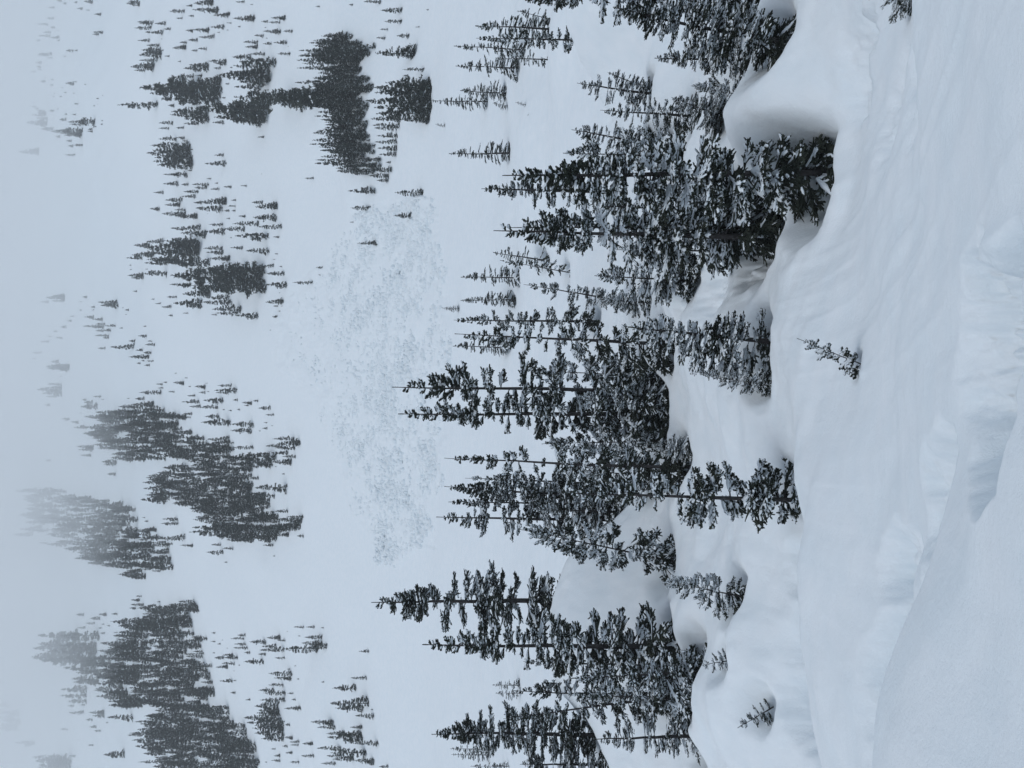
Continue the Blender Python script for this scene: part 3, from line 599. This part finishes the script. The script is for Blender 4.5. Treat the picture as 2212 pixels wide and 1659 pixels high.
for ci, ((ox, oy), grp, s) in enumerate(CELLS):
    for t in s.split():
        a, b, c = (float(q) for q in t.split(','))
        tc, fc, row = ox+a/3, ox+b/3, oy+c/3
        p = gcast(fc, row, 60)
        if p is None: print('no ground', grp, t); continue
        h = max((fc-tc)*p[1]/F, .5)*1.04
        far.append(dict(x=p[0], y=p[1], z=p[2], h=h, px=fc-tc, grp=grp, row=row, col=fc, w=rng.uniform(.85, 1.25)*(1.25 if fc-tc < 22 else 1.0)))
for wi, (grp, poly, n, l0, l1) in enumerate(WOODS):
    r2 = random.Random(40+wi); xs = [p[0] for p in poly]; ys = [p[1] for p in poly]; pts = []
    # also trees just up the slope behind, so the wood has depth
    for tries in range(14000):
        if len(pts) >= n*(2.5 if wi == 0 else 3.2): break
        c_, r_ = r2.uniform(min(xs), max(xs)), r2.uniform(min(ys), max(ys))
        wc, wr_ = c_+15*float(vn(np.array([c_*.05]), np.array([r_*.07]), 71+wi)[0]), r_+12*float(vn(np.array([c_*.06]), np.array([r_*.06]), 81+wi)[0])
        if not inpoly(np.array([wc]), np.array([wr_]), poly)[0]: continue
        if any(abs(c_-q[0]) < 6 and abs(r_-q[1]) < 4 for q in pts): continue
        pts.append((c_, r_))
    # feet along the lower edge too
    for (c_, r_) in pts:
        p = gcast(c_, r_, 60)
        if p is None: continue
        l = r2.uniform(l0*.55, l1)
        far.append(dict(x=p[0], y=p[1], z=p[2], h=l*p[1]/F, px=l, grp=grp, row=r_, col=c_, w=r2.uniform(.85, 1.25)*(.62 if l > 56 else 1), wood=True))
    print(grp, len(pts))
for f in far:
    if f['y'] < 260 and f['px'] > 14: WELLS.append((f['x'], f['y'], .5+.11*f['h'], .25+.03*f['h'], int(f['x']*7) % 99))
print('near', len(placed), 'far', len(far))

build_terrain()

# ---------------------------------------------------------------- near and middle firs, each with trunk, crown and snow
PROTO = {}
for kd, lst in KINDS.items():
    for q, kw in enumerate(lst):
        PROTO[(kd, q, 2)] = (fir_meshes('fir_%s_%d' % (kd, q), seed=100+len(PROTO)*7, H=10.0, level=2, **kw), kw['R'])
MIDK = dict(full=[dict(R=1.35, nb=95, shape=.72, gaps=.2, snow=.5, fat=1.15), dict(R=1.35, nb=85, shape=.62, gaps=.35, snow=.55, fat=1.2)],
            slim=[dict(R=1.1, nb=85, shape=.65, gaps=.3, snow=.42, fat=1.05), dict(R=1.1, nb=75, shape=.55, gaps=.4, snow=.5, leader=.1)],
            loose=[dict(R=1.3, nb=55, shape=.6, gaps=.4, snow=.45, fat=1.05)], bushy=[dict(R=2.2, nb=60, shape=.7, gaps=.3, snow=.6, fat=1.5)])
for kd, lst in MIDK.items():
    for q, kw in enumerate(lst):
        PROTO[(kd, q, 1)] = (fir_meshes('mid_fir_%s_%d' % (kd, q), seed=900+len(PROTO)*5, H=10.0, level=1, **kw), kw['R'])
count = {}
for i, p in enumerate(placed):
    lev = 2 if p['Y'] < 62 else 1
    nvar = len(KINDS[p['kind']]) if lev == 2 else len(MIDK[p['kind']])
    q = count.get((p['kind'], lev), 0); count[(p['kind'], lev)] = q+1
    (mt, mc, ms), R = PROTO[(p['kind'], (q*3+1) % nvar if nvar == 4 else q % nvar, lev)]
    base = np.array([p['x'], p['y'], p['g']]); ax = Vector(p['tip']-base); H = ax.length; ax.normalize()
    rs = random.Random(i*31+7)
    root = bpy.data.objects.new('fir_tree', None); C.objects.link(root); root.empty_display_size = .3
    sxy = p['r']/R*1.32; sz = H/10
    sxy = min(max(sxy, sz*.42), sz*1.9)
    rot = ax.to_track_quat('Z', 'Y').to_matrix() @ Matrix.Rotation(rs.uniform(0, 6.283), 3, 'Z') @ Matrix.Diagonal((sxy, sxy, sz))
    M4 = rot.to_4x4(); M4.translation = Vector(base)
    root.matrix_world = M4
    for nm, me in (('trunk', mt), ('crown', mc), ('snow', ms)):
        o = bpy.data.objects.new(nm, me); C.objects.link(o); o.parent = root
        if nm == 'snow': o['kind'] = 'stuff'
    props(root, p['lab'], 'fir tree', 'snow laden firs in front of the run' if p['Y'] < 62 else 'middle distance firs beyond the gully')

# ---------------------------------------------------------------- far firs
FARK = [dict(R=1.9, nb=100, shape=.8, gaps=.08, snow=.18, fat=1.3), dict(R=1.7, nb=88, shape=.65, gaps=.2, snow=.18, fat=1.2), dict(R=2.1, nb=100, shape=.9, gaps=.05, snow=.18, fat=1.3), dict(R=1.55, nb=80, shape=.6, gaps=.25, snow=.32, fat=1.2, leader=.09), dict(R=3.0, nb=60, shape=.75, gaps=.15, snow=.28, fat=2.2), dict(R=2.0, nb=90, shape=.6, gaps=.15, snow=.18, fat=1.35)]
FP = []
for q, kw in enumerate(FARK):
    V, Q, Tt, mi = fir_single(seed=500+q*13, H=10.0, level=0, **kw)
    FP.append((mesh_np('far_fir', V, Q, [M_FAR, M_LOAD], midx=mi, smooth=False, tri=Tt), kw['R'], (V, Q, Tt, mi)))
far.sort(key=lambda f: -f['px'])
nthing = max(0, 298-len(placed))
things, rest = far[:nthing], far[nthing:]
by = {}
for f in things: by.setdefault(f['grp'], []).append(f)
def nth(n):
    return ORD[n-1] if n <= len(ORD) else '%d%s' % (n, 'th' if 10 <= n % 100 <= 20 else {1: 'st', 2: 'nd', 3: 'rd'}.get(n % 10, 'th'))
ORD = ['first', 'second', 'third', 'fourth', 'fifth', 'sixth', 'seventh', 'eighth', 'ninth', 'tenth', 'eleventh', 'twelfth', 'thirteenth', 'fourteenth', 'fifteenth', 'sixteenth']
def placefar(f, k):
    q = (4 if (f['px'] < 14 and k % 2) else [0, 1, 2, 3, 5][k % 5])
    me, R, arr = FP[q]
    s = f['h']/10; sx = s*f['w']*(.9 if q != 4 else .75)
    a = (k*2.399) % 6.283
    return q, s, sx, a
k = 0
for grp, lst in by.items():
    lst.sort(key=lambda f: f['row'])
    wood = lst[0].get('wood')
    for j, f in enumerate(lst):
        k += 1
        q, s, sx, a = placefar(f, k)
        o = bpy.data.objects.new('fir_tree', FP[q][0]); C.objects.link(o)
        o.location = (f['x'], f['y'], f['z']-.04*f['h']); o.rotation_euler = (0, 0, a); o.scale = (sx, sx, s*1.04)
        if len(lst) == 1: lab = grp
        else:
            tall = 'tallest fir' if f['h'] >= max(q_['h'] for q_ in lst) else 'fir'
            lab = '%s, %s from the picture top, of the %s' % (tall, nth(j+1), grp)
        props(o, ' '.join(lab.split()[:16]), 'fir tree', grp)
# the smallest and faintest ones as one mass
VV = []; QQ = []; TT = []; MM = []; MT = []; off = 0
for j, f in enumerate(rest):
    q, s, sx, a = placefar(f, j)
    V, Q, Tt, mi = FP[q][2]
    c, s_ = math.cos(a), math.sin(a)
    W = np.stack([(V[:, 0]*c-V[:, 1]*s_)*sx+f['x'], (V[:, 0]*s_+V[:, 1]*c)*sx+f['y'], V[:, 2]*s*1.04+f['z']-.04*f['h']], -1)
    VV.append(W); QQ.append(Q+off); TT.append(Tt+off); MM.append(mi[:len(Q)]); MT.append(mi[len(Q):]); off += len(V)
if VV:
    me = mesh_np('distant_firs', np.concatenate(VV), np.concatenate(QQ), [M_FAR, M_LOAD], midx=np.concatenate(MM+MT), smooth=False, tri=np.concatenate(TT))
    o = bpy.data.objects.new('distant_firs', me); C.objects.link(o); props(o, 'countless tiny distant firs dotting the misty slopes', 'firs', kind='stuff')

# ---------------------------------------------------------------- avalanche debris: loose lumps of snow
def lumps(name, pts, sizes, seed, label):
    r = np.random.default_rng(seed)
    # rounded, half buried lumps: three rings and a cap
    n = len(pts); A = np.arange(6)*math.pi/3
    ring = [np.stack([np.cos(A+o_)*q_, np.sin(A+o_)*q_, np.full(6, h_)], -1) for q_, h_, o_ in ((1.0, -1.5, 0), (1.0, .0, .2), (.72, .62, .4), (.25, .85, .5))]
    base = np.concatenate(ring); nv = 24
    a = r.random(n)*6.28
    V = base[None]*np.array([1, 1, .85])*(.78+.44*r.random((n, nv, 1)))*sizes[:, None, None]*(.6+.6*r.random((n, 1, 3)))*.5
    X = V[..., 0]*np.cos(a)[:, None]-V[..., 1]*np.sin(a)[:, None]; Y = V[..., 0]*np.sin(a)[:, None]+V[..., 1]*np.cos(a)[:, None]
    V = np.stack([X, Y, V[..., 2]], -1)+pts[:, None, :]
    fq = np.array([[g*6+i, g*6+(i+1) % 6, g*6+6+(i+1) % 6, g*6+6+i] for g in range(3) for i in range(6)]+[[18, 19, 20, 21], [18, 21, 22, 23]])
    Q = (fq[None]+np.arange(n)[:, None, None]*nv).reshape(-1, 4)
    o = bpy.data.objects.new(name, mesh_np(name, V.reshape(-1, 3), Q, [M_SNOW])); C.objects.link(o)
    props(o, label, 'snow debris', kind='stuff')
r = np.random.default_rng(3)
pts = []; sz = []
P_ = r.random((30000, 2))*[380, 820]+[597, 425]
inn = inpoly(P_[:, 0]+30*fbm(P_[:, 0]*.02, P_[:, 1]*.02, 5, 2), P_[:, 1]+40*fbm(P_[:, 0]*.02, P_[:, 1]*.02, 6, 2), DEB); P_ = P_[inn]
dens = np.clip(.5+1.0*fbm(P_[:, 0]*.018, P_[:, 1]*.014, 15, 3), .04, 1)*np.clip((P_[:, 0]-560)/220, .15, 1)
P_ = P_[r.random(len(P_)) < dens]
for (c_, r_) in P_:
    p = gcast(c_, r_, 90)
    if p and p[1] < 360: pts.append((p[0], p[1], p[2]+.05)); sz.append((.42+1.2*r.random()**2.2)*(.45+.65*min(1, max(0, (c_-600)/260))))
lumps('avalanche_debris', np.array(pts), np.array(sz), 8, 'rough field of broken avalanche snow lumps on the run')
print('debris', len(pts))

# ---------------------------------------------------------------- air: thin haze everywhere and a cloud bank lying against the upper slopes
def m_vol(name, dens, col, an=.2):
    mm = bpy.data.materials.new(name); mm.use_nodes = True; t = mm.node_tree; t.nodes.clear()
    o = t.nodes.new('ShaderNodeOutputMaterial'); v = t.nodes.new('ShaderNodeVolumePrincipled')
    v.inputs['Density'].default_value = dens; v.inputs['Color'].default_value = (*col, 1); v.inputs['Anisotropy'].default_value = an
    t.links.new(v.outputs[0], o.inputs['Volume']); return mm
def box_mesh(name, x0, x1, y0, y1, z0, z1, mt):
    V = [(x, y, z) for z in (z0, z1) for y in (y0, y1) for x in (x0, x1)]
    Q = [(0, 2, 3, 1), (4, 5, 7, 6), (0, 1, 5, 4), (2, 6, 7, 3), (0, 4, 6, 2), (1, 3, 7, 5)]
    return mesh_np(name, np.array(V, float), Q, [mt], smooth=False)
if HAZE:
    o = bpy.data.objects.new('haze', box_mesh('haze', -2700, 2700, -2700, 2700, -40, 960, m_vol('haze', HAZE_D, (.95, .985, 1.0)))); C.objects.link(o)
    props(o, 'thin cold haze filling the valley', 'haze', kind='stuff')
def cloud_bank():
    # closed body: wavy underside, flat top, side walls
    nx, ny = 70, 60
    x = np.linspace(-1400, 1400, nx); y = np.linspace(250, 1450, ny); X, Y = np.meshgrid(x, y)
    v = X/np.maximum(Y, 1); row = CY-F*v
    Zb = CLOUD_Z+46*fbm(X*.005, Y*.005, 301, 3)
    # the bank hangs lower over the middle of the woods
    def low(r0, w_, amt): return -amt*np.exp(-((row-r0)/w_)**2)
    Zb = Zb+low(1050, 130, 45)+low(1420, 110, 20)-low(250, 260, 40)+low(850, 120, 20)
    Zt = np.maximum(Zb+12, .665*Y+25+.05*np.maximum(Y-900, 0))
    V = np.concatenate([np.stack([X, Y, Zb], -1).reshape(-1, 3), np.stack([X, Y, Zt], -1).reshape(-1, 3)]); n = nx*ny
    i = np.arange(ny-1)[:, None]; j = np.arange(nx-1)[None]
    qb = np.stack([i*nx+j, (i+1)*nx+j, (i+1)*nx+j+1, i*nx+j+1], -1).reshape(-1, 4); qt = qb[:, ::-1]+n
    w = []
    for j in range(nx-1): w += [(j, j+1, j+1+n, j+n), ((ny-1)*nx+j+1, (ny-1)*nx+j, (ny-1)*nx+j+n, (ny-1)*nx+j+1+n)]
    for i in range(ny-1): w += [((i+1)*nx, i*nx, i*nx+n, (i+1)*nx+n), (i*nx+nx-1, (i+1)*nx+nx-1, (i+1)*nx+nx-1+n, i*nx+nx-1+n)]
    return mesh_np('cloud', V, np.concatenate([qb, qt, np.array(w)]), [m_vol('cloud', CLOUD_D, (.96, .99, 1.0))])
if CLOUD:
    o = bpy.data.objects.new('cloud', cloud_bank()); C.objects.link(o)
    props(o, 'pale cloud bank swallowing the upper slope', 'cloud', kind='stuff')
